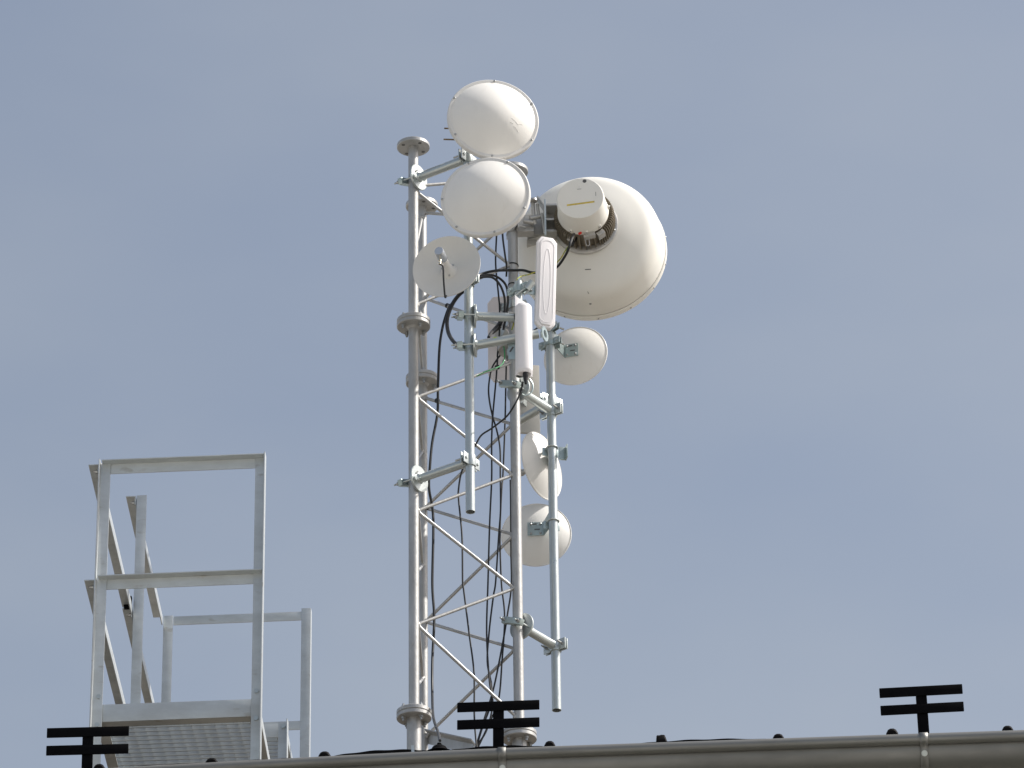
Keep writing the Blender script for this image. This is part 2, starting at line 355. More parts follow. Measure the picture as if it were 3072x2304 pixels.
# snow guards standing on the eave
def snow_guard(first, px, ptop, label):
    u = u_of(px, 0.02, 0.15); b = bp(u, 0.02, zr + eclamp(u) - ptop)
    r = thing('snow_guard', label, 'snow guard', b, 'black snow guards along the eave', local=True, rz=-TH)
    if first is None:
        m = MB(); m.box((0, 0, 0.105), X, Y_, Z, 0.0225, 0.005, 0.138); p = m.build('post', 'black', r, bevel=0.002)
        for zc in (0.146, 0.2255):
            MB().box((0, -0.009, zc), X, Y_, Z, 0.169, 0.004, 0.0215).build('crossbar', 'black', r, bevel=0.003)
        MB().box((0, 0.10, -0.012), X, (0, math.cos(PITCH), math.sin(PITCH)), (0, -math.sin(PITCH), math.cos(PITCH)), 0.0225, 0.12, 0.004).build('foot', 'black', r)
    else:
        for ch in first.children:
            c = ch.copy(); COL.objects.link(c); c.parent = r
    r.rotation_euler = (rad(random.uniform(-1.5, 1.5)), rad(random.uniform(-.7, .7)), -TH + rad(random.uniform(-2, 2)))
    return r
sg = snow_guard(None, 265, .024, 'black two-bar snow guard in front of the roof platform')
snow_guard(sg, 1494, 0, 'black two-bar snow guard at the foot of the lattice mast')
snow_guard(sg, 2766, 0, 'black two-bar snow guard standing alone against the sky')

# ------------------------------------------------------------------ plan of the mast (metres)
YA = 20.0
A = at(1241, 1300, YA); B = at(1546, 1300, YA + .25); C = at(1267, 1300, YA + .575)
P1 = at(1409, 1250, YA - .19); P2 = at(1660, 1560, YA + .50); P3 = at(1556, 900, YA - .17)
def pl(p, z): return Vector((p.x, p.y, z))
def zp(p, py): return zat(p.x, p.y, py)
zTop, zMid, zBot = zp(A, 445), zp(A, 983), zp(A, 2158)
RL = 0.0252
mast = thing('lattice_mast', 'galvanised triangular lattice mast with bolted flange joints rising behind the eave', 'mast', (A.x + .2, A.y + .25, roof_z(0, 2.9)))
legs = {}
for key, p in (('A', A), ('B', B), ('C', C)):
    base = E0.z + (p - E0).dot(BV) * math.tan(PITCH) - 0.03
    m = MB(); m.tube([pl(p, zBot), pl(p, zTop + 0.01)], RL, 28); m.tube([pl(p, base), pl(p, zBot - .0005)], 0.0345, 28)
    leg = m.build('leg', 'galv', mast); legs[key] = leg
    for (z0, n) in ((zTop, 1), (zMid, 2), (zBot, 2)):
        for i in range(n):
            za = z0 + i * 0.0225; R = 0.083
            MB().lathe([(RL - .004, za), (R - .003, za), (R, za + .003), (R, za + .0185), (R - .003, za + .0215), (RL - .004, za + .0215)], pl(p, 0), Z, 48, closed=True).build('flange', 'galv', leg)
        if n == 2:
            MB().lathe([(RL - .002, z0 - .012), (RL + .010, z0), (RL - .002, z0)], pl(p, 0), Z, 28, closed=True).build('weld', 'galv', leg)
        for k in range(4):
            th = rad(35 + 90 * k) if key != 'C' else rad(10 + 90 * k)
            q = pl(p, z0) + 0.060 * Vector((math.cos(th), math.sin(th), 0))
            if n == 2:
                bolt(leg, q, -Z, s=1.25); bolt(leg, q + Z * 0.044, Z, s=1.15)
            else:
                MB().lathe([(0.0001, -.0006), (0.0095, -.0006)], q, Z, 12).build('bolt_hole', 'ink_and_hole', leg)
def rod(a, b, name='brace', r=0.0082):
    pass
welds = []
def zig(nodes, r=0.0082):
    pts = []
    for key_p, q_p, py in nodes:                # leg, other leg, photo row of the node on that leg
        z = zp(key_p, py); d = (Vector((q_p.x - key_p.x, q_p.y - key_p.y, 0))).normalized(); pts.append(pl(key_p, z) + d * (RL - 0.010)); welds.append((pl(key_p, z) + d * (RL - .001), d))
    MB().tube(fillet(pts, 0.03, 6), r, 12).build('brace', 'galv', mast)
zig([(B, A, 537), (A, B, 556)]); zig([(A, B, 572), (B, A, 798), (A, B, 912)])
zig([(B, A, 1090), (A, B, 1190), (B, A, 1427), (A, B, 1531), (B, A, 1767), (A, B, 1872), (B, A, 2152)])
zig([(C, B, 641), (B, C, 655), (C, B, 897), (B, C, 985)])
zig([(C, B, 1196), (B, C, 1270), (C, B, 1526), (B, C, 1602), (C, B, 1868), (B, C, 1944), (C, B, 2213)])
zig([(C, A, 660), (A, C, 770), (C, A, 1120)])
zig([(A, C, 1075), (C, A, 1360), (A, C, 1385), (C, A, 1700), (A, C, 1722), (C, A, 2040), (A, C, 2062)])
for p, d in welds:
    MB().lathe([(0, .009), (.007, .007), (.0125, .001), (.014, -.006), (0, -.006)], p + Z * random.uniform(-.004, .004), d + Vector((0, 0, random.uniform(-.3, .3))), 10).build('weld', 'galv', mast)
pc = pl(C, zp(C, 2216)); pb = at(1420, 2246, 20.35)
m = MB(); m.beam(pc + Vector((.02, 0, 0)), pb, Vector((0, 0, 1)), 0.05, 0.006); m.beam(pc + Vector((.02, -.02, .025)), pb + Vector((0, -.02, .025)), Vector((0, 1, 0)), 0.045, 0.006); m.build('base_strut', 'galv', mast)

# vertical mounting pipes
def vpipe(p, py0, py1, r, label, extra=()):
    z0, z1 = zp(p, py1), zp(p, py0)
    o = MB().pipe(pl(p, z0), pl(p, z1), r, 0.0032, 32).build('mounting_pipe', 'zinc')
    return tag(o, label, 'pipe', 'vertical antenna pipes')
RP = 0.0228
vpipe(P1, 360, 1536, RP, 'galvanised vertical pipe left of centre carrying both domed dishes and the open dish')
vpipe(P2, 975, 2131, RP, 'long galvanised vertical pipe right of the mast carrying three small dishes')
vpipe(P3, 846, 1128, 0.0195, 'short galvanised pipe behind the narrow rounded white panel antenna')

# ------------------------------------------------------------------ clamps and arms
def arc(c, r, a0, a1, n, e1, e2): return [c + r * (math.cos(a0 + (a1 - a0) * i / n) * e1 + math.sin(a0 + (a1 - a0) * i / n) * e2) for i in range(n + 1)]
def strap(c, n, r, hh=0.028, ear=0.042, th=0.005):
    """omega shaped pipe clamp half: wraps the pipe at c on the side of n"""
    n = Vector(n).normalized(); t = Z.cross(n); s = MB(); g0 = 0.006
    prof = [(-(r + ear), g0)] + [(-(r + .006), g0)]
    inner = [(r * math.cos(a), max(g0, r * math.sin(a))) for a in [math.pi - i * math.pi / 12 for i in range(13)]]
    prof = [(-(r + ear), g0), (-(r + .004), g0)] + [((r + .0008) * math.cos(a), (r + .0008) * math.sin(a)) for a in [math.pi - rad(20) - i * (math.pi - rad(40)) / 10 for i in range(11)]] + [(r + .004, g0), (r + ear, g0)]
    out = []
    for i, (x, y) in enumerate(prof):
        if i < 2 or i > len(prof) - 3: out.append((x, y + th))
        else:
            l = math.hypot(x, y); out.append((x * (l + th) / l, y * (l + th) / l))
    k = len(prof); vs = []; fs = []
    for (pp, zz) in ((prof, -hh), (out, -hh), (out, hh), (prof, hh)):
        vs += [c + t * x + n * y + Z * zz for x, y in pp]
    for i in range(k - 1):
        for j in range(4): fs.append((j * k + i, j * k + i + 1, ((j + 1) % 4) * k + i + 1, ((j + 1) % 4) * k + i))
    fs += [(0, k, 2 * k, 3 * k), (k - 1, 2 * k - 1, 3 * k - 1, 4 * k - 1)]
    s.add(vs, fs); return s, t
def pipe_clamp(parent, c, n, r, material='zinc', both=True, hh=0.028):
    """two clamp halves and two bolts round a vertical pipe; n points at the half that faces out"""
    n = Vector(n).normalized()
    s, t = strap(c, n, r, hh); s.build('clamp_plate', material, parent, bevel=0.001)
    if both:
        s2, _ = strap(c, -n, r, hh); s2.build('clamp_plate', material, parent, bevel=0.001)
    for sg_ in (-1, 1):
        e = c + t * sg_ * (r + 0.024)
        bolt(parent, e + n * 0.0112, n, BOLTH, s=.7)
        m = MB(); m.tube([e + n * 0.011, e - n * 0.052], 0.0048, 8); m.build('threaded_rod', 'bolt', parent)
        bolt(parent, e - n * 0.0112, -n, s=.8)
def disc_mount(parent, p, n, z, r_leg, R=0.069):
    """round slotted plate against a leg, saddle bar on the far side and two threaded rods"""
    n = Vector(n).normalized(); t = Z.cross(n); c = pl(p, z) + n * (r_leg + 0.001)
    MB().lathe([(0, 0), (R - .002, 0), (R, .002), (R, .009), (R - .002, .011), (0, .011)], c, n, 40).build('disc_plate', 'zinc', parent)
    s = MB(); b = pl(p, z) - n * (r_leg + 0.001)
    # v-shaped saddle bar, tilted like the slots
    d = (t * 0.93 + Z * 0.36).normalized(); up = n.cross(d)
    poly = [(-.062, -.004), (-.020, -.004), (0, .004), (.020, -.004), (.062, -.004), (.058, -.030), (.030, -.034), (-.030, -.034), (-.058, -.030)]
    s.prism(poly, b, d, n, up, -0.016, 0.016); s.build('saddle', 'zincd', parent, bevel=0.0015)
    for k in (-1, 1):
        q = pl(p, z) + d * k * 0.046
        MB().tube([q + n * (r_leg + .012), q - n * (r_leg + 0.060)], 0.0048, 8).build('threaded_rod', 'zinc', parent)
        bolt(parent, q + n * (r_leg + .012), n, BOLTH, s=1.15); bolt(parent, q - n * (r_leg + 0.033), -n)
        # curved adjusting slots, their inner dark painted on as thin bars
        m = MB(); pts = arc(c + n * .0113, 0.036, rad(90 + 55 * k - 24), rad(90 + 55 * k + 14), 6, t, Z)
        m.tube(pts, 0.0035, 6); m.build('slot_dark', 'ink_and_hole', parent)
def arm(name, label, p, q, z, r_leg, r_q, group='stand-off arms', R=0.069, rt=0.0222, z2=None, clamp=True, over=0.0):
    d = Vector((q.x - p.x, q.y - p.y, 0)); L = d.length; d.normalize(); z2 = z if z2 is None else z2
    o = thing(name, label, 'bracket', pl(p, z), group)
    MB().tube([pl(p, z) + d * (r_leg + .008), pl(q, z2) - d * (r_q + .006)], rt, 24).build('tube', 'zinc', o)
    MB().lathe([(rt, 0), (rt + .006, 0), (rt, .010)], pl(p, z) + d * (r_leg + .0115), d, 24).build('weld', 'zinc', o)
    disc_mount(o, p, d, z, r_leg, R)
    if clamp: pipe_clamp(o, pl(q, z2), d, r_q)
    return o
arm('standoff_arm', 'upper tube arm tying the left mast leg to the pipe below the top dome', A, P1, zp(A, 538), RL, RP)
arm('standoff_arm', 'lower tube arm tying the left mast leg to the pipe just above its open end', A, P1, zp(A, 1442), RL, RP)
arm('standoff_arm', 'upper tube arm from the right mast leg, below the rounded panel antenna', B, P2, zp(B, 1163), RL, RP)
arm('standoff_arm', 'lower tube arm from the right mast leg to the long right pipe', B, P2, zp(B, 1873), RL, RP)
e3 = at(1632, 1004, YA - .22)
o = arm('cross_arm', 'horizontal tube arm between the two front pipes, upper of the pair', P1, P3, zp(P1, 948), RP, 0.0195, rt=0.0215, R=0.060)
o = arm('cross_arm', 'longer horizontal tube arm with pale and lime stickers between the front pipes', P1, e3, zp(P1, 1037), RP, 0.02, rt=0.0225, R=0.060, clamp=False, z2=zp(P1, 1037) + .045)
d = Vector((e3.x - P1.x, e3.y - P1.y, 0)).normalized(); zc = zp(P1, 1037)
MB().lathe([(0.020, 0), (0.038, 0), (0.038, .007), (0.020, .007)], pl(e3, zc + .042), Vector((.92, -.40, 0)), 32, closed=True).build('end_plate', 'zincd', o)
s, _ = strap(pl(P3, zc + .03) , -Y_, 0.0195); s.build('clamp_plate', 'zinc', o)
for (l0, l1, mt) in ((0.062, 0.094, 'paper'), (0.098, 0.114, 'lime')):
    m = MB(); pts = []; aa, bb, dd = basis(d); n = 8; vs = []; fs = []
    for i in range(n + 1):
        th = rad(25 + 65 * i / n); off = (-math.cos(th) * Z.cross(d).normalized() * -1 * -1 + 0 * Z)
        nrm = math.cos(th) * d.cross(Z) + math.sin(th) * Z * 1.0
        vs += [pl(P1, zc) + d * (RP + l0) + Z * (l0 * .13) + nrm * 0.0229, pl(P1, zc) + d * (RP + l1) + Z * (l1 * .13) + nrm * 0.0229]
    for i in range(n): fs.append((2 * i, 2 * i + 1, 2 * i + 3, 2 * i + 2))
    m.add(vs, fs); m.build('sticker', mt, o)
# arm behind the right leg that carries the flat plate antenna
pB2 = at(1530, 1262, YA + .72); zb = zp(P2, 1205)
P4 = Vector((at(1556, 1262, YA + .70).x, YA + .70, 0))
o = thing('standoff_arm', 'tube arm passing behind the right mast leg towards the flat plate antenna', 'bracket', pl(P2, zb), 'stand-off arms')
d = Vector((P4.x - P2.x, P4.y - P2.y, 0)).normalized()
MB().tube([pl(P2, zb) + d * .03, pl(P4, zb) - d * .0], 0.0225, 24).build('tube', 'zinc', o)
pipe_clamp(o, pl(P2, zb), -d, RP)

# ------------------------------------------------------------------ dishes
def face(phi, el=0): return Vector((math.sin(rad(phi)) * math.cos(rad(el)), -math.cos(rad(phi)) * math.cos(rad(el)), math.sin(rad(el))))
def to_pipe(parent, hub, p, z, r, name='bracket'):
    """short bracket from a hub point to a clamp on a vertical pipe"""
    c = pl(p, z); d = Vector((hub.x - c.x, hub.y - c.y, 0)).normalized()
    pipe_clamp(parent, c, -d, r, hh=0.022)
    m = MB(); m.beam(c + d * (r + .004), hub, Z, 0.045, 0.006); m.build(name, 'zinc', parent)
def radome_dish(label, px, py, rpx, Yc, phi, el, pp, angs):
    c = at(px, py, Yc); R = rpx * mpp(c); n = face(phi, el); a, b, _ = basis(n)
    o = thing('radome_dish', label, 'dish antenna', c, 'dishes closed with white domes')
    ri = R * 0.925; h = R * 0.37; prof = []
    for i in range(19):
        t = i / 18; r = ri * math.cos(t * math.pi / 2); prof.append((r, 0.004 + h * (1 - (r / ri) ** 2) * (0.92 + 0.08 * (1 - (r / ri) ** 2))))
    MB().lathe(prof, c, n, 96).build('radome', 'radome', o)
    MB().lathe([(ri - .004, .002), (ri, .0055), (R - .004, .0055), (R, .002), (R, -.022), (R - .003, -.025), (ri - .004, -.02)], c, n, 96, closed=True).build('rim', 'rim', o)
    MB().lathe([(R * .97, -.02), (R * .9, -.045), (R * .6, -.075), (R * .3, -.09), (.05, -.095), (0, -.095)], c, n, 64).build('reflector', 'white', o)
    for ang in angs:
        th = rad(ang); bolt(o, c + (R + ri) / 2 * (math.cos(th) * a + math.sin(th) * b) + n * .0055, n, SCREW, 'screw', 1.1)
    hub = c - n * 0.09
    MB().lathe([(.05, -.10), (.05, -.085), (0, -.085), (0, -.10)], c, n, 32, closed=True).build('hub', 'alu', o)
    to_pipe(o, hub, pp, hub.z, RP)
    return o, c, R, n
YD = YA - .33
o1, c1, R1, n1 = radome_dish('topmost white domed dish, highest thing on the mast', 1479.5, 357, 138.5, YD, 9, 0, P1, (88, 28, 152, 210, 330, 268))
o2, c2, R2, n2 = radome_dish('white domed dish just below the topmost dome, overlapping its rim', 1456, 590, 136.5, YD - .04, -10, 0, P1, (58, 112, 178, 228, 282, 335))
for py, x0, x1 in ((385, 1333, 1400), (418, 1331, 1400)):
    MB().tube([at(x0, py, YD + .16), at(x1, py + 2, YD + .14)], 0.0042, 8).build('threaded_rod', 'rust', o1)

for pts in (((1535, 354), (1545, 363), (1554, 374)), ((1554, 374), (1562, 372), (1567, 375)), ((1541, 378), (1549, 386), (1555, 396)), ((1531, 366), (1540, 371))):
    L = []
    for x, y in pts:
        t = 0.03
        for _ in range(12):
            rr_ = ray(x, y); o_ = c1 + n1 * t; p = CAM + rr_ * ((o_ - CAM).dot(n1) / rr_.dot(n1)); r_ = ((p - c1) - n1 * (p - c1).dot(n1)).length / (R1 * .925)
            t = .004 + R1 * .37 * (1 - r_ ** 2) * (.92 + .08 * (1 - r_ ** 2))
        L.append(p)
    MB().tube(L, .0011, 6).build('crease', 'radome', o1)
def parab(R, depth, th, rin=0.0, lip=0.004, n=16):
    """closed profile of a parabolic shell: front (concave) and back surfaces, opening towards +axis with its rim at 0"""
    fr = [(rin + (R - rin) * i / n) for i in range(n + 1)]
    front = [(r, -depth * (1 - (r / R) ** 2)) for r in fr]; back = [(r, -depth * (1 - (r / R) ** 2) - th) for r in reversed(fr)]
    return front + [(R + lip, 0.001), (R + lip, -th - .002)] + back
def open_dish(label, px, py, rpx, Yc, phi, el, depth, material, feed=True):
    c = at(px, py, Yc); R = rpx * mpp(c); n = face(phi, el)
    o = thing('dish_antenna', label, 'dish antenna', c, 'small parabolic dishes')
    MB().lathe(parab(R - .004, depth, .0025), c, n, 96).build('reflector', material, o, ang=50)
    return o, c, R, n
# open dish with its feed, facing the camera
o3, c3, R3, n3 = open_dish('small open white dish with central feed on the left, below both domes', 1339.5, 799, 104.5, YD - .02, -13, 0, 0.052, 'open')
v3 = c3 - n3 * 0.052
MB().lathe([(0, 0), (.040, 0), (.039, .006), (.026, .03), (.0215, .07), (.020, .125), (0, .125)], v3, n3, 32).build('feed_base', 'white', o3, ang=50)
fd = MB().lathe([(.0205, .125), (.0235, .127), (.0235, .200), (.021, .206), (0, .206)], v3, n3, 32).build('feed', 'feed', o3)
for th in (40, 160, 280): bolt(o3, v3 + .033 * (math.cos(rad(th)) * basis(n3)[0] + math.sin(rad(th)) * basis(n3)[1]) + n3 * .018, n3, SCREW, 'screw')
k = v3 + n3 * 0.165 - Z * 0.022 - n3.cross(Z) * -.004
MB().lathe([(.006, 0), (.009, .004), (.009, .016), (.0065, .018), (.0065, .034), (.004, .036)], k, -Z * .95 + n3 * .2, 16).build('connector', 'brass', fd)
lead = [k - Z * 0.03, at(1329, 800, 19.55), at(1331, 840, 19.56), at(1334, 880, 19.58), at(1336, 892, 19.60), at(1339, 888, 19.62)]
MB().tube(spline(lead, 6), 0.0048, 10).build('lead', 'cable', o3)
hub = c3 - n3 * 0.06
MB().lathe([(.045, -.075), (.045, -.055), (0, -.055), (0, -.075)], c3, n3, 24, closed=True).build('hub', 'zinc', o3)
to_pipe(o3, c3 - n3 * .075, P1, c3.z - .0, RP)

# small dishes on the right pipe, seen from behind
def back_dish(label, px, py, rpx, Yc, phi, depth, plate_px, pipe_py, el=0, mirror=1):
    """dish whose convex back shows; phi is the direction its BACK points to"""
    b = face(phi, el); n = -b; c = at(px, py, Yc); R = rpx * mpp(c)
    o = thing('dish_antenna', label, 'dish antenna', c, 'small parabolic dishes')
    MB().lathe(parab(R - .003, depth, .0025, lip=.003), c, n, 96).build('reflector', 'white', o, ang=50)
    MB().tube([c + (R - .001) * (math.cos(2 * math.pi * i / 64) * basis(n)[0] + math.sin(2 * math.pi * i / 64) * basis(n)[1]) for i in range(64)], .0032, 8, closed=True).build('rim', 'white', o)
    v = c + b * (depth + .0028); a, up, _ = basis(b)
    hx, hz, sx = plate_px
    pc = v + a * sx
    MB().box(pc + b * .003, a, up, b, hx, hz, .003).build('mounting_plate', 'zincd', o, bevel=.001)
    for (i, j) in ((-.6, .7), (.6, .7), (-.6, -.7), (.6, -.7)): bolt(o, pc + a * hx * i + up * hz * j + b * .006, b, SCREW, 'screw', 1.2)
    MB().box(pc + b * .0062 - a * hx * .2 + up * hz * .7, a, up, b, hx * .35, .003, .0006).build('slot_dark', 'ink_and_hole', o)  # dark bars painted in for the shade inside the slots
    MB().box(pc + b * .0062 + a * hx * .2 - up * hz * .1, a, up, b, hx * .35, .003, .0006).build('slot_dark', 'ink_and_hole', o)
    # side plate standing off towards the pipe, with its clamp
    z = pc.z; cp = pl(P2, zp(P2, pipe_py)); edge = pc + a * hx * (1 if (cp - pc).dot(a) > 0 else -1)
    d = Vector((edge.x - cp.x, edge.y - cp.y, 0)); L = d.length; d.normalize()
    m = MB(); m.prism([(0, hz), (L - RP - .004, hz * 1.5), (L - RP - .004, -hz * .6), (L * .5, -hz), (0, -hz)], edge, -d, Z, Z.cross(-d), -.0025, .0025); m.build('side_plate', 'zincd', o, bevel=.0008)
    # u-bolt
    t = Z.cross(d)
    for dz in (0.012,):
        pts = [cp + t * (RP + .004) + d * .045 + Z * dz] + arc(cp + Z * dz, RP + .004, 0, -math.pi, 12, t, d) + [cp - t * (RP + .004) + d * .045 + Z * dz]
        MB().tube(pts, .004, 8).build('u_bolt', 'zinc', o)
    MB().box(cp + d * (RP + .006) + Z * .0, t, Z, d, .042, .022, .003).build('clamp_plate', 'zincd', o, bevel=.001)
    for k in (-1, 1): bolt(o, cp + t * k * (RP + .004) + d * (RP + .009) + Z * .012, d)
    return o, c, R, n
back_dish('small white dish directly below the big dish, back plate on the right pipe', 1727, 1068, 98, YA + .72, -16, 0.058, (.036, .036, -.005), 1030)
o5, c5, R5, n5 = back_dish('small white dish turned nearly edge-on, half behind the right pipe', 1625, 1398, 106, YA + .62, 56, 0.055, (.03, .03, 0), 1350)
MB().lathe([(0, 0), (.02, 0), (.018, .06), (.014, .16), (.018, .165), (.018, .21), (0, .21)], c5 - n5 * .05, n5, 24).build('feed', 'alu', o5)
MB().tube([c5 + n5 * .14, c5 + n5 * .145 - Z * .04], .007, 10).build('connector', 'brass', o5)
back_dish('lowest small white dish, between the right mast leg and the right pipe', 1609, 1605, 105, YA + .70, -3, 0.060, (.040, .037, .0), 1570)
m = MB()
cp = pl(P2, zp(P2, 1352)); dd = Vector((.97, .2, 0)).normalized()
m.box(cp + Vector((.052, .01, -.012)), dd, Z.cross(dd), Z, .020, .004, .036); m.build('bracket_tail', 'zincd', o5, bevel=.001)
m = MB(); m.box(cp + Vector((.072, -.008, -.012)), Z.cross(dd), dd, Z, .018, .003, .036); m.build('bracket_tail', 'zincd', o5, bevel=.001)

# ------------------------------------------------------------------ big dish with the radio unit on its back
b = face(-6.5); cB = at(1776, 766, YA + .56); RB = 226 * mpp(cB); aB, uB, _ = basis(b)
big = thing('large_dish', 'large cream drum dish seen from behind with round radio unit, right of the mast', 'dish antenna', cB)
prof = [(RB, 0.0), (RB + .001, .004), (RB + .001, .036), (RB - .001, .038), (RB - .005, .0383)]
MB().lathe([(0, -.045), (RB * .5, -.035), (RB * .9, -.012), (RB, 0)] + prof[1:], cB, b, 128).build('radome', 'cream', big, ang=50)
knots = [(RB - .0050, .041), (RB - .0075, .085), (RB - .014, .130), (RB - .023, .172), (RB - .042, .203), (RB - .077, .230), (.25, .2535), (.20, .270), (.15, .2825), (.10, .290)]
shell = [(RB - .0075, .0386)] + [(p.x, p.y) for p in spline([Vector((r, t, 0)) for r, t in knots], 5)] + [(0, .2905)]
sh = MB().lathe(shell, cB, b, 128).build('shell', 'cream', big, ang=50)
for ang in (-14, -36, -60, -86, -112, -140, 10, 40):
    th = rad(ang); q = cB + (RB + .001) * (math.cos(th) * aB + math.sin(th) * uB) + b * .016; bolt(big, q, (math.cos(th) * aB + math.sin(th) * uB), SCREW, 'screw', .8)
def on_shell(px, py, t):                         # point on the dish back seen at a photo position, on the plane t behind the rim
    r = ray(px, py); o_ = cB + b * t; k = (o_ - CAM).dot(b) / r.dot(b); return CAM + r * k
def shell_t(rr):
    for i in range(len(shell) - 1):
        (r0, t0), (r1, t1) = shell[i], shell[i + 1]
        if min(r0, r1) <= rr <= max(r0, r1): return t0 + (t1 - t0) * ((rr - r0) / (r1 - r0) if abs(r1 - r0) > 1e-6 else 0)
    return .29
for (x0, y0, x1, y1, th) in ((1755, 809, 1773, 808, .004), (1763, 875, 1767, 882, .003), (1768, 912, 1774, 912.5, .007)):
    pts = []
    for (x, y) in ((x0, y0), (x1, y1)):
        t = .2
        for _ in range(14):
            p = on_shell(x, y, t); t = shell_t(((p - cB) - b * (p - cB).dot(b)).length)
        pts.append(on_shell(x, y, t))
    MB().beam(pts[0] + b * .001, pts[1] + b * .001, uB, th, .0015).build('printed_mark', 'ink_and_hole', sh)
# ring plate
rp = MB().lathe([(.10, .287), (.158, .287), (.164, .291), (.164, .299), (.158, .303), (.10, .303)], cB, b, 72, closed=True).build('ring_plate', 'alu', big)
for ang in range(-160, 200, 36):
    th = rad(ang); bolt(rp, cB + .150 * (math.cos(th) * aB + math.sin(th) * uB) + b * .303, b, SCREW, 'screw', 1.1)
radio = MB().lathe([(.120, .303), (.128, .306), (.128, .425), (0, .425)], cB, b, 64).build('radio_body', 'fin', big)
# radial cooling fins
fin = MB(); fin.prism([(.122, .306), (.150, .308), (.154, .320), (.154, .385), (.146, .410), (.122, .412)], (0, 0, 0), X, Z, Y_, -.0016, .0016); FIN = fin.mesh('fin', 'fin')
for i in range(72):
    ang = i * 5.0
    if -118 < ((ang + 180) % 360) - 180 < -62 and i % 2: continue
    th = rad(ang); rr = math.cos(th) * aB + math.sin(th) * uB; tt = b.cross(rr)
    mw = Matrix(((rr.x, tt.x, b.x, cB.x), (rr.y, tt.y, b.y, cB.y), (rr.z, tt.z, b.z, cB.z), (0, 0, 0, 1)))
    link('fin', FIN, radio, mw)
cov = MB().lathe([(.130, .426), (.1275, .431), (.1265, .452), (.1258, .4525), (.1252, .455), (.1195, .560), (.116, .566), (.110, .567), (0, .567)], cB, b, 96).build('radio_cover', 'cream', big, ang=40)
lz = cB + b * .5675
MB().box(lz - uB * .032 + aB * .002, aB + uB * .07, uB - aB * .07, b, .070, .0045, .0006).build('label_strip', 'yellow', cov)
MB().box(lz + uB * .053 - aB * .004, aB, uB, b, .011, .0008, .0004).build('printed_mark', 'ink_and_hole', cov)
MB().box(lz + uB * .064 - aB * .004, aB, uB, b, .0005, .009, .0004).build('printed_mark', 'paper', cov)
MB().box(lz + uB * .018 + aB * .079, aB, uB, b, .001, .012, .0004).build('printed_mark', 'ink_and_hole', cov)
MB().lathe([(0, .0008), (.0095, .0008), (.010, 0)], lz + uB * .098 + aB * .024, b, 20).build('vent_hole', 'ink_and_hole', cov)
for ang in (-50, -82, -118, 5):
    th = rad(ang); rr = math.cos(th) * aB + math.sin(th) * uB; p = cB + rr * .1275 + b * .437
    MB().box(p + b * .004, rr, b.cross(rr), b, .007, .006, .012).build('latch', 'cream', cov, bevel=.002); bolt(cov, p + b * .010 + rr * .006, rr, SCREW, 'screw', .9)
# connector block, handle and cables below the radio
m = MB(); q = cB + b * .40
rr = lambda ang: math.cos(rad(ang)) * aB + math.sin(rad(ang)) * uB
for ang, mt, l in ((-112, 'cable', .05), (-122, 'alu', .03), (-134, 'alu', .02)):
    MB().lathe([(0, 0), (.013, 0), (.013, l * .4), (.010, l * .45), (.010, l), (0, l)], cB + b * .385 + rr(ang) * .125, rr(ang), 16).build('connector', mt, radio)
MB().lathe([(0, 0), (.006, 0), (.006, .016), (0, .018)], cB + b * .44 + rr(-100) * .135, aB * .7 + uB * .2 + b * .3, 12).build('plug', 'red', radio)
p0 = cB + b * .415 + rr(-84) * .14
MB().tube(spline([p0 + aB * -.008, p0 + aB * -.009 + rr(-84) * .04, p0 + rr(-84) * .052, p0 + aB * .009 + rr(-84) * .04, p0 + aB * .008], 5), .0025, 8).build('handle', 'alu', radio)
MB().box(cB + b * .42 + rr(-78) * .140, b.cross(rr(-78)), rr(-78), b, .030, .010, .016).build('bracket', 'alu', radio, bevel=.002)
MB().box(cB + b * .40 + rr(-55) * .148, b.cross(rr(-55)), rr(-55), b, .020, .012, .022).build('bracket', 'alu', radio, bevel=.002)
# mount between ring plate and mast leg: web plates, flange, clamp and adjusting hardware
zB = cB.z
hubc = cB + b * .30
for (pya, pyb) in ((622, 634), (666, 676), (700, 722)):
    pa, pb_ = at(1632, pya, YA + .27), at(1668, pya + 1, YA + .27); MB().box((pa + pb_) / 2 + Vector((0, 0, -.012)), X, Y_, Z, .034, .05, .006).build('web_plate', 'alu', big, bevel=.001)
pa, pb_ = at(1634, 622, YA + .22), at(1637, 722, YA + .22)
MB().box((pa + pb_) / 2, X, Y_, Z, .005, .07, .105).build('mount_flange', 'zinc', big, bevel=.001)
pa, pb_ = at(1655, 622, YA + .31), at(1655, 722, YA + .31); MB().box((pa + pb_) / 2, X, Y_, Z, .035, .006, .105).build('back_plate', 'alu', big, bevel=.001)
pa = at(1608, 690, YA + .36); MB().box(pa, X, Y_, Z, .045, .05, .055).build('mount_body', 'alu', big, bevel=.004)
pa = at(1604, 738, YA + .38); MB().box(pa, X, Y_, Z, .040, .04, .016).build('mount_body', 'plate', big, bevel=.003)
for (x0, y0, x1, y1, r) in ((1597, 600, 1601, 650, .011), (1612, 612, 1616, 648, .008), (1590, 655, 1625, 648, .012), (1603, 660, 1606, 672, .010), (1625, 640, 1634, 700, .007), (1570, 663, 1600, 668, .012)):
    MB().tube([at(x0, y0, YA + .20), at(x1, y1, YA + .21)], r, 12).build('adjusting_rod', 'alu', big)
m = MB(); m.beam(at(1612, 597, YA + .20), at(1636, 630, YA + .20), Y_, .06, .005); m.build('gusset', 'alu', big)
MB().lathe([(0, 0), (.020, 0), (.018, .012), (.008, .018), (0, .018)], at(1601, 604, YA + .18), Z, 16).build('cap_nut', 'alu', big)
zl = zp(B, 640)
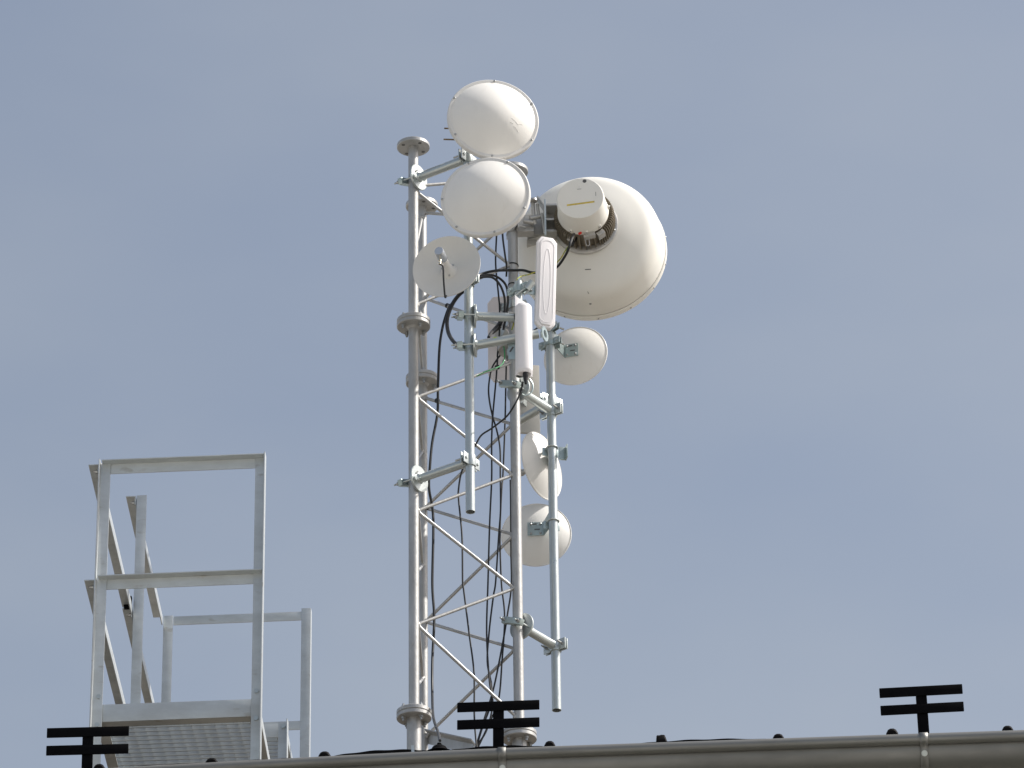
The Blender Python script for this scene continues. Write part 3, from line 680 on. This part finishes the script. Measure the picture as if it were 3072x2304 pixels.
pipe_clamp(big, pl(B, zl), -X * .9 - Y_ * .3, RL, 'alu', hh=.03); pipe_clamp(big, pl(B, zl - .10), -X * .9 - Y_ * .3, RL, 'alu', hh=.02)
MB().box((pl(B, zl - .05) + at(1600, 690, YA + .28)) / 2, X, Y_, Z, .055, .03, .05).build('mount_arm', 'alu', big, bevel=.003)

# ------------------------------------------------------------------ panel antennas
def octo(w_, h_, ch, cv): return [(-w_ + ch, -h_), (w_ - ch, -h_), (w_, -h_ + cv), (w_, h_ - cv), (w_ - ch, h_), (-w_ + ch, h_), (-w_, h_ - cv), (-w_, -h_ + cv)]
def frust(mb, poly0, poly1, c, a, u, n, d0, d1, cap=True):
    k = len(poly0); vs = [c + x * a + y * u + d0 * n for x, y in poly0] + [c + x * a + y * u + d1 * n for x, y in poly1]
    fs = [(i, (i + 1) % k, k + (i + 1) % k, k + i) for i in range(k)]
    if cap: fs += [tuple(range(k, 2 * k))]
    mb.add(vs, fs)
def panel(label, px, py, hpx, wpx, Yc, phi, tilt, roll, material):
    c = at(px, py, Yc); s = mpp(c); n = face(phi, tilt); a, u, _ = basis(n)
    a, u = a * math.cos(rad(roll)) + u * math.sin(rad(roll)), u * math.cos(rad(roll)) - a * math.sin(rad(roll))
    W, H = wpx * s / 2, hpx * s / 2 / math.cos(rad(29.5))
    o = thing('panel_antenna', label, 'panel antenna', c - u * H)
    m = MB(); p0 = octo(W, H, W * .42, W * .55); sc = lambda q, k, kk: [(x * k, y * kk) for x, y in q]
    m.add([c + x * a + y * u - .012 * n for x, y in p0], [tuple(range(7, -1, -1))])
    frust(m, p0, p0, c, a, u, n, -.012, .010, False); frust(m, p0, sc(p0, .93, .985), c, a, u, n, .010, .014, False)
    p1 = sc(p0, .93, .985); frust(m, p1, p1, c, a, u, n, .014, .014)
    m.build('housing', material, o, bevel=.0015)
    m = MB(); p2 = octo(W * .80, H * .955, W * .36, W * .5); frust(m, p2, sc(p2, .94, .99), c, a, u, n, .0142, .022, True); m.build('cover', material, o, bevel=.0012)
    return o, c, a, u, n, W, H
o, c, a, u, n, W, H = panel('white panel antenna with oval ridge, in front of the large dish', 1637, 850, 276, 62, YA - .13, 17, 0, -2.2, 'plast')
for (kw, kh, r) in ((.66, .90, .0013), (.36, .72, .0013)):
    pts = []
    for i in range(48):
        th = 2 * math.pi * i / 48; x = W * kw * math.cos(th); y = H * kh * math.sin(th) if kw < .5 else (H * kh - W * kw) * (1 if math.sin(th) >= 0 else -1) + W * kw * math.sin(th); pts.append(c + a * x + u * y + n * .0222)
    MB().tube(pts, r, 6, closed=True).build('ridge', 'plast', o)
hz_ = zp(P3, 868)
pipe_clamp(o, pl(P3, hz_), Vector((-.6, -.8, 0)), 0.0195, 'zincd', hh=.020)
q = at(1578, 868, YA - .15); m = MB(); m.beam(pl(P3, hz_) + Vector((.02, 0, 0)), pl(c, hz_ + .02) - n * .015, Z, .05, .006); m.build('bracket', 'zincd', o)
MB().tube([at(1543, 888, YA - .2), at(1596, 850, YA - .2)], .0045, 8).build('threaded_rod', 'zinc', o)
MB().tube([at(1572, 885, YA - .2), at(1600, 857, YA - .2)], .0045, 8).build('threaded_rod', 'bolt', o)
MB().lathe([(.013, 0), (.017, 0), (.017, .05), (.013, .05)], at(1579, 868, YA - .2), Vector((.55, -.1, .8)), 16, closed=True).build('spacer', 'zinc', o)
# rounded sector panel
c = at(1571, 1020, YA - .25); s = mpp(c); n = face(16); a, u, _ = basis(n); W, H = 25.5 * s, 104 * s / math.cos(rad(29.5))
o = thing('panel_antenna', 'narrow rounded white panel antenna with a black cable at its lower end', 'panel antenna', c - u * H)
sec = [(-W, 0), (-W * 1.0, .006)] + [(W * .96 * math.cos(t), .008 + .034 * math.sin(t) ** .8) for t in [math.pi - i * math.pi / 14 for i in range(15)]] + [(W, .006), (W, 0)]
k = len(sec); m = MB(); vs = []; fs = []
lev = [(-H, .80), (-H + .012, .97), (-H + .02, 1.0), (H - .024, 1.0), (H - .012, .96), (H - .002, .78)]
for y, sc_ in lev: vs += [c + a * x * (sc_ if sc_ < 1 else 1) + n * z_ * sc_ + u * (y + 0.55 * z_ * (1 if y < 0 else -1) * 0 ) for x, z_ in sec]
for i in range(len(lev) - 1):
    for j in range(k): fs.append((i * k + j, i * k + (j + 1) % k, (i + 1) * k + (j + 1) % k, (i + 1) * k + j))
fs += [tuple(range(k - 1, -1, -1)), tuple((len(lev) - 1) * k + j for j in range(k))]
m.add(vs, fs); m.build('housing', 'plast', o, ang=40)
m = MB(); m.prism([(-W * 1.04, -H - .006), (W * 1.04, -H - .006), (W * 1.04, H - .004), (W * .75, H + .008), (-W * .55, H + .040), (-W * .98, H + .055)], c, a, u, n, -.004, -.0002); m.build('back_plate', 'plast', o, bevel=.0008)
q = c - u * H + n * .018 + a * .002
MB().lathe([(.014, -.005), (.014, .020), (.0115, .024), (.0115, .034), (.008, .05), (.006, .06)], q, -u, 16).build('connector', 'cable', o)
zq = zp(P3, 1045)
MB().prism([(-.055, -.075), (.03, -.075), (.03, .065), (-.030, .065), (-.055, .02)], pl(P3, zq) + Vector((0, -.024, 0)), X, Z, Y_, -.002, .002).build('bracket', 'zincd', o, bevel=.001)
pipe_clamp(o, pl(P3, zq - .02), Vector((0, -1, 0)), .0195, 'zinc', hh=.014)
for dz in (.035, -.02):
    MB().box(pl(P3, zq + dz) + Vector((-.038, -.027, 0)), X * .5 + Z * .8, Y_, Z * .5 - X * .8, .016, .0008, .004).build('slot_dark', 'ink_and_hole', o)  # slot openings shown by dark colour, not cut
MB().tube(spline([q - u * .03 + a * .02, q - u * .06 + a * .035, q - u * .10 + a * .03, q - u * .125 + a * .0, q - u * .12 - a * .02], 6), .004, 8).build('loop', 'zincd', o)
# panel whose back shows behind the right leg
o, c, a, u, n, W, H = panel('pinkish panel antenna seen from behind, behind the right mast leg', 1504, 1018, 252, 80, YA + .62, 176, 0, 0, 'plastb')
b2 = -n
for (x, y) in ((.0, .20), (.010, -.06), (.012, -.135), (-.02, .02)):
    bolt(o, c - a * x + u * y + b2 * .012, b2, SCREW, 'screw', 1.4)
hb = c - u * .02 + b2 * .012
MB().lathe([(0, .0), (.042, 0), (.042, .055), (.036, .066), (0, .068)], hb - a * .008, b2, 32).build('hub', 'plate', o)
MB().beam(hb + b2 * .06, pl(B, hb.z) + Vector((-.0, .03, 0)), Z, .05, .006).build('bracket', 'zinc', o)
pipe_clamp(o, pl(B, hb.z), Vector((-.3, -1, 0)), RL, 'zinc', hh=.02)
# flat plate antenna far behind
c = at(1578, 1198, YA + .80); s = mpp(c); n = face(8); a, u, _ = basis(n); W, H = 41 * s, 102 * s / math.cos(rad(29))
o = thing('flat_antenna', 'flat grey plate antenna seen from behind, between right leg and right pipe', 'panel antenna', c - u * H)
MB().box(c, a, u, n, W, H, .009).build('plate', 'plate', o, bevel=.002)
bolt(o, c + a * .0 - u * .10 + n * .009, n, SCREW, 'screw', 1.6); bolt(o, c + a * .03 - u * .02 + n * .009, n, SCREW, 'screw', 1.3)
MB().tube([pl(P4, c.z - H * .4), pl(P4, c.z + H * .9)], .018, 16).build('post', 'zinc', o)
MB().beam(pl(P4, c.z - .02), c + n * .009 - u * .02, Z, .06, .005).build('bracket', 'zinc', o)

# ------------------------------------------------------------------ cables
def cable(label, pts, r, material='cable', group=None, cat='cable', name='cable'):
    P = [at(x, y, YA + d) for x, y, d in pts]
    return tag(MB().tube(spline(P, 8), r, 10).build(name, material), label, cat, group)
G = 'black cables running down the mast'
cable('thickest black cable, looping below the open dish to the lower cross arm', [(1400, 866, -.02), (1376, 886, .02), (1356, 915, .05), (1342, 955, .05), (1343, 990, .03), (1354, 1016, -.05), (1372, 1035, -.14), (1392, 1043, -.17)], .0098, group=G)
cable('black cable hanging beside the left mast legs down to the roof', [(1372, 892, .1), (1350, 918, .12), (1338, 945, .12), (1326, 990, .12), (1318, 1050, .12), (1314, 1163, .12), (1312, 1242, .14), (1297, 1325, .14), (1290, 1396, .14), (1287, 1463, .16), (1298, 1530, .2), (1300, 1600, .2), (1297, 1750, .2), (1302, 1833, .2), (1302, 1884, .2), (1297, 1984, .18), (1297, 2084, .1), (1300, 2151, -.2), (1314, 2196, -.6), (1320, 2222, -1.2)], .0066, group=G)
cable('thin black cable dropping from the second dome past the braces', [(1491, 690, .25), (1489, 720, .25), (1487, 794, .25), (1495, 880, .25), (1499, 930, .25), (1498, 1000, .25), (1492, 1070, .25)], .0046, group=G)
cable('thin black cable bending from the second dome onto the right mast leg', [(1507, 692, .2), (1509, 720, .2), (1515, 765, .18), (1520, 800, .21), (1519, 830, .23)], .005, group=G)
cable('black cable crossing the right mast leg towards the large dish', [(1420, 838, .1), (1445, 822, .14), (1480, 813, .15), (1512, 811, .17), (1540, 811, .2), (1570, 811, .18), (1600, 818, .16), (1640, 815, .15), (1672, 800, .1), (1697, 765, .02), (1708, 738, -.02), (1716, 716, .0), (1722, 702, .06)], .0068, group=G)
cable('black cable arching over the brace behind the open dish, outer of two', [(1425, 832, .1), (1452, 826, .12), (1480, 826, .14), (1505, 840, .16), (1520, 862, .18), (1524, 900, .2), (1520, 935, .22), (1510, 990, .25)], .0062, group=G)
cable('black cable arching over the brace behind the open dish, inner of two', [(1425, 838, .08), (1450, 831, .1), (1478, 833, .12), (1500, 855, .14), (1513, 890, .16), (1514, 925, .18), (1508, 960, .2), (1495, 985, .24), (1478, 1000, .3)], .0062, group=G)
cable('thin black cable sagging from the pinkish panel antenna down the mast', [(1514, 1050, .3), (1490, 1080, .3), (1474, 1110, .28), (1466, 1160, .26), (1468, 1200, .26), (1478, 1250, .28), (1490, 1290, .28), (1500, 1345, .28), (1501, 1425, .28), (1502, 1500, .28), (1501, 1545, .28), (1496, 1610, .28), (1487, 1745, .28), (1480, 1790, .28), (1468, 1890, .28), (1462, 1985, .26), (1475, 2060, .22), (1470, 2120, .2), (1448, 2180, .2), (1428, 2246, .2)], .0045, group=G)
cable('thin black cable hanging straight down the middle of the mast', [(1493, 1072, .26), (1488, 1140, .26), (1479, 1240, .26), (1475, 1320, .26), (1475, 1436, .26), (1469, 1570, .26), (1464, 1745, .26), (1460, 1900, .24), (1468, 2040, .22), (1478, 2110, .2), (1460, 2190, .2), (1424, 2246, .2)], .0045, group=G)
cable('thin black cable hanging close to the right mast leg', [(1519, 1090, .32), (1517, 1180, .32), (1515, 1270, .32), (1509, 1424, .32), (1505, 1470, .3), (1500, 1600, .3), (1504, 1745, .3), (1514, 1850, .3), (1506, 1985, .28), (1496, 2097, .26), (1470, 2165, .24), (1432, 2246, .22)], .0045, group=G)
cable('thin black cable sweeping from the rounded panel antenna across the mast', [(1569, 1145, -.22), (1566, 1160, -.2), (1558, 1185, -.12), (1545, 1212, .02), (1520, 1249, .08), (1478, 1283, .1), (1445, 1305, .1), (1428, 1332, .1), (1405, 1370, .14), (1385, 1415, .2), (1376, 1465, .22), (1376, 1500, .22), (1386, 1610, .22), (1388, 1745, .22), (1391, 1770, .22), (1408, 1905, .22), (1422, 2020, .22), (1423, 2150, .2), (1430, 2246, .18)], .0045, group=G)
cable('thin black cable pressed along the left edge of the right mast leg', [(1531, 1440, .28), (1532, 1500, .28), (1533, 1650, .28), (1534, 1760, .28), (1523, 1840, .28), (1508, 1930, .26), (1482, 2060, .24), (1455, 2150, .22), (1426, 2246, .2)], .0045, group=G)
cable('short thick black cable tail tied above the lower cross arm', [(1466, 1012, .05), (1474, 998, .1), (1486, 984, .18), (1497, 970, .24), (1501, 955, .27)], .008, group=G)
cable('thin black cable under the white oval-ridged panel antenna', [(1597, 995, .1), (1606, 988, .1), (1614, 982, .08)], .004, group=G)
cable('yellow and green earth wire from the mast to the large dish', [(1545, 848, -.14), (1553, 836, -.1), (1566, 828, 0), (1585, 824, .1), (1602, 818, .15), (1640, 812, .16), (1678, 780, .12), (1694, 755, .06), (1706, 737, .03)], .0032, 'earth', cat='wire', name='earth_wire')
cable('yellow earth wire beside the rounded panel antenna', [(1541, 962, -.13), (1540, 975, -.12), (1535, 990, -.1)], .0036, 'earth', cat='wire', name='earth_wire')
cable('green earth wire lying on the brace near the pinkish panel', [(1508, 1024, .2), (1513, 1050, .2), (1513, 1078, .18), (1503, 1096, .14), (1480, 1107, .08), (1455, 1116, .06), (1430, 1128, .05)], .0028, 'green', cat='wire', name='earth_wire')
# cable ties on braces and legs
def tie(px, py, d, ax, r, label):
    c = at(px, py, YA + d); ax = Vector(ax).normalized(); a, b_, _ = basis(ax, Vector((0, 1, 0.1)))
    m = MB(); m.lathe([(r, -.004), (r + .0022, -.004), (r + .0022, .004), (r, .004)], c, ax, 20, closed=True); return tag(m.build('cable_tie', 'cable'), label, 'cable tie', 'black cable ties')
def on_leg(p, py): return pl(p, zp(p, py))
for p, py, l in ((B, 797, 'black tie round the right mast leg at a brace joint'), (B, 857, 'lower black tie round the upper right mast leg')):
    c = on_leg(p, py); m = MB(); m.lathe([(RL + .0005, -.003), (RL + .003, -.003), (RL + .003, .003), (RL + .0005, .003)], c, Vector((.1, .06, 1)), 28, closed=True, up=Y_); tag(m.build('cable_tie', 'cable'), l, 'cable tie', 'black cable ties')
def lerp(a, b, t): return a + (b - a) * t
def tie_on(pa, pya, pb, pyb, t, label, r=.010):
    d = (pl(pb, 0) - pl(pa, 0)).normalized(); a = on_leg(pa, pya) + d * RL; b_ = on_leg(pb, pyb) - d * RL; c = lerp(a, b_, t); ax = (b_ - a).normalized()
    m = MB(); m.lathe([(r, -.006), (r + .003, -.006), (r + .003, .006), (r, .006)], c, ax, 18, closed=True, up=Y_); tag(m.build('cable_tie', 'cable'), label, 'cable tie', 'black cable ties')
tie_on(A, 1190, B, 1090, .86, 'black tie holding the green wire to a brace')
tie_on(C, 1196, B, 1270, .13, 'black tie on the brace beside the left mast legs')
tie_on(C, 897, B, 985, .26, 'black tie holding the thick looping cable to a brace')
tie_on(C, 897, B, 985, .88, 'black tie on the brace behind the upper cross arm')
tie_on(C, 1526, B, 1602, .03, 'black tie at the brace joint in mid mast')
# cable gland on the roof, a rib-like black hood
u = u_of(1318, 0, 0); gb = bp(u, 0.0, zr + .012 + eclamp(u))
gl = MB().lathe([(.066, 0), (.058, .005), (.040, .012), (.034, .022), (.028, .032), (.016, .040), (.010, .042), (.009, .050), (0, .051)], gb, Z, 40).build('cable_gland', 'black')
tag(gl, 'black rubber cable gland on the eave below the left mast leg', 'cable gland')

# ------------------------------------------------------------------ galvanised stepped platform on the roof (left)
FL = at(286, 1800, 18.35); FL = Vector((FL.x, FL.y, 0))
WP = 0.745
plat = thing('roof_platform', 'galvanised angle steel platform with guard rails and grating on the roof left of mast', 'platform', (FL.x, FL.y, roof_z(0, 1.0)))
PV = Vector((math.sin(TH - rad(1.75)), math.cos(TH - rad(1.75)), 0))      # the platform is not quite square to the eave
def q(u, v, z): return FL + BU * u + PV * v + Z * z
def zq_(u, v, py):
    p = q(u, v, 0); return zat(p.x, p.y, py)
T = 0.005
def angle(p0, p1, s1, s2, name, w1=0.048, w2=0.048, mt='angle'):
    """L profile from p0 to p1, flanges growing from the heel line along s1 and s2"""
    p0, p1 = Vector(p0), Vector(p1); d = (p1 - p0).normalized(); s1 = Vector(s1); s1 = (s1 - d * s1.dot(d)).normalized(); s2 = Vector(s2); s2 = (s2 - d * s2.dot(d)); s2 = (s2 - s1 * s2.dot(s1)).normalized()
    m = MB(); m.prism([(0, 0), (w1, 0), (w1, T), (T, T), (T, w2), (0, w2)], p0, s1, s2, d, 0, (p1 - p0).length)
    return m.build(name, mt, plat, bevel=.0012)
def fz(v): return E0.z + ((FL - E0).dot(BV) + v) * math.tan(PITCH) - .03     # roof height below the platform
V1, V2 = 1.42, 2.72
zt1, zm1 = zq_(0, 0, 1391), zq_(0, 0, 1737)
zk1, zk0 = zq_(0, 0, 2113), zq_(0, 0, 2165)
# front posts
angle(q(0, 0, fz(0)), q(0, 0, zt1), BU, -BV, 'post'); angle(q(WP, 0, fz(0)), q(WP, 0, zt1 + .003), -BU, -BV, 'post')
fl1 = plat
# front rails: flange on top pointing to the camera, web below
for z in (zt1, zm1):
    angle(q(.012, .006, z - .001), q(WP - .006, .006, z - .001), -BV, -Z, 'rail', .046, .052)
# toe board
m = MB(); m.box(q(WP / 2, .010, (zk1 + zk0) / 2), BU, BV, Z, WP / 2 - .030, .003, (zk1 - zk0) / 2); m.build('toe_board', 'angle', plat, bevel=.001)
MB().box(q(WP / 2, .036, zk0 + .003), BU, BV, Z, WP / 2 - .030, .028, .003).build('floor_angle', 'angle', plat)
# left side rails of the first step
for z in (zt1, zm1):
    angle(q(-.004, -.004, z - .004), q(-.004, V1, z - .004), -BU, -Z, 'rail')
# floor side angles
for uu, sx in ((0.02, 1), (WP - .01, -1)):
    angle(q(uu, .02, zk0), q(uu, V1, zk0), BU * sx, Z, 'floor_angle')
# second step
zt2 = zq_(0, V1, 1486); zm2 = zq_(0, V1, 1822)
angle(q(.0, V1, fz(V1)), q(.0, V1, zt2), BU, BV, 'post')
zs2 = zq_(WP, V1, 2168)
angle(q(WP, V1, fz(V1)), q(WP, V1, zs2), -BU, -BV, 'post')
angle(q(.0, V2, fz(V2)), q(.0, V2, zt2), BU, BV, 'post'); angle(q(WP, V2, fz(V2)), q(WP, V2, zt2 + .012), -BU, BV, 'post')
for z in (zt2, zm2): angle(q(-.004, V1 - .004, z - .004), q(-.004, V2, z - .004), -BU, -Z, 'rail')
angle(q(.05, V2 + .004, zt2 - .004), q(WP - .03, V2 + .004, zt2 - .004), BV, -Z, 'rail')
zr2 = zq_(WP, V2, 2160); angle(q(.05, V2 + .004, zr2), q(WP - .03, V2 + .004, zr2), BV, -Z, 'rail')
zf2 = zs2 - .03
MB().box(q(WP / 2, V1 + .02, zf2), BU, BV, Z, WP / 2 - .01, .003, .035).build('toe_board', 'angle', plat, bevel=.001)
for uu, sx in ((0.02, 1), (WP - .01, -1)): angle(q(uu, V1 + .03, zf2 - .02), q(uu, V2, zf2 - .02), BU * sx, Z, 'floor_angle')
MB().box(q(-.024, V1 - .02, zm2 + .015), BU, BV, Z, .018, .012, .03).build('joint_shadow', 'black', plat)  # black block in place of the dark shadow at the rail joint
# grating: bearing bars run across, cross bars run into the depth
gb0 = MB().box((0, 0, 0), X, Y_, Z, WP / 2 - .035, .0030, .015).mesh('grating_bar', 'angle'); gb1 = MB().box((0, 0, 0), X, Y_, Z, .0014, .58, .005).mesh('grating_bar', 'angle')
rotm = Matrix.Rotation(-TH, 4, 'Z')
def bars(v0, v1, z, dv, du):
    n = int((v1 - v0) / dv)
    for i in range(n):
        p = q(WP / 2, v0 + dv * (i + .5), z); link('bearing_bar', gb0, plat, Matrix.Translation(p) @ rotm)
    k = int((WP - .07) / du)
    for i in range(k + 1):
        p = q(.035 + du * (i + .0), (v0 + v1) / 2, z + .006); link('cross_bar', gb1, plat, Matrix.Translation(p) @ rotm @ Matrix.Scale((v1 - v0) / 1.16, 4, Y_))
bars(.066, 1.30, zk0 + .018, .043, .051)
bars(V1 + .06, V2 - .05, zf2 - .01, .043, .051)
# bolts
fn = -BV
for py, uu in ((2092, .030), (2176, .028)): bolt(plat, q(uu, -.0005, zq_(uu, 0, py)), fn, BOLTH, s=1.1)
for py in (2074, 2156): bolt(plat, q(WP - .026, -.0005, zq_(WP, 0, py)), fn, BOLTH, s=1.1)
bolt(plat, q(WP - .024, V1 - .0005, zs2 - .02), fn, BOLTH, s=1.1)
for z in (zt1, zm1): bolt(plat, q(-.012, .02, z - .03), -BU, BOLT); 
bolt(plat, q(-.012, V1 + .02, zt2 - .03), -BU, BOLT); bolt(plat, q(-.012, V1 + .02, zm2 - .03), -BU, BOLT)

# clamp hardware at the top of the long right pipe
ch = thing('pipe_clamp', 'zinc clamp with protruding bolts at the top of the long right pipe', 'clamp', pl(P2, zp(P2, 1010)))
for py, nn in ((990, Vector((-.75, -.6, 0))), (1030, Vector((-.6, -.8, 0)))):
    pipe_clamp(ch, pl(P2, zp(P2, py)), nn, RP, 'zincd', hh=.018)
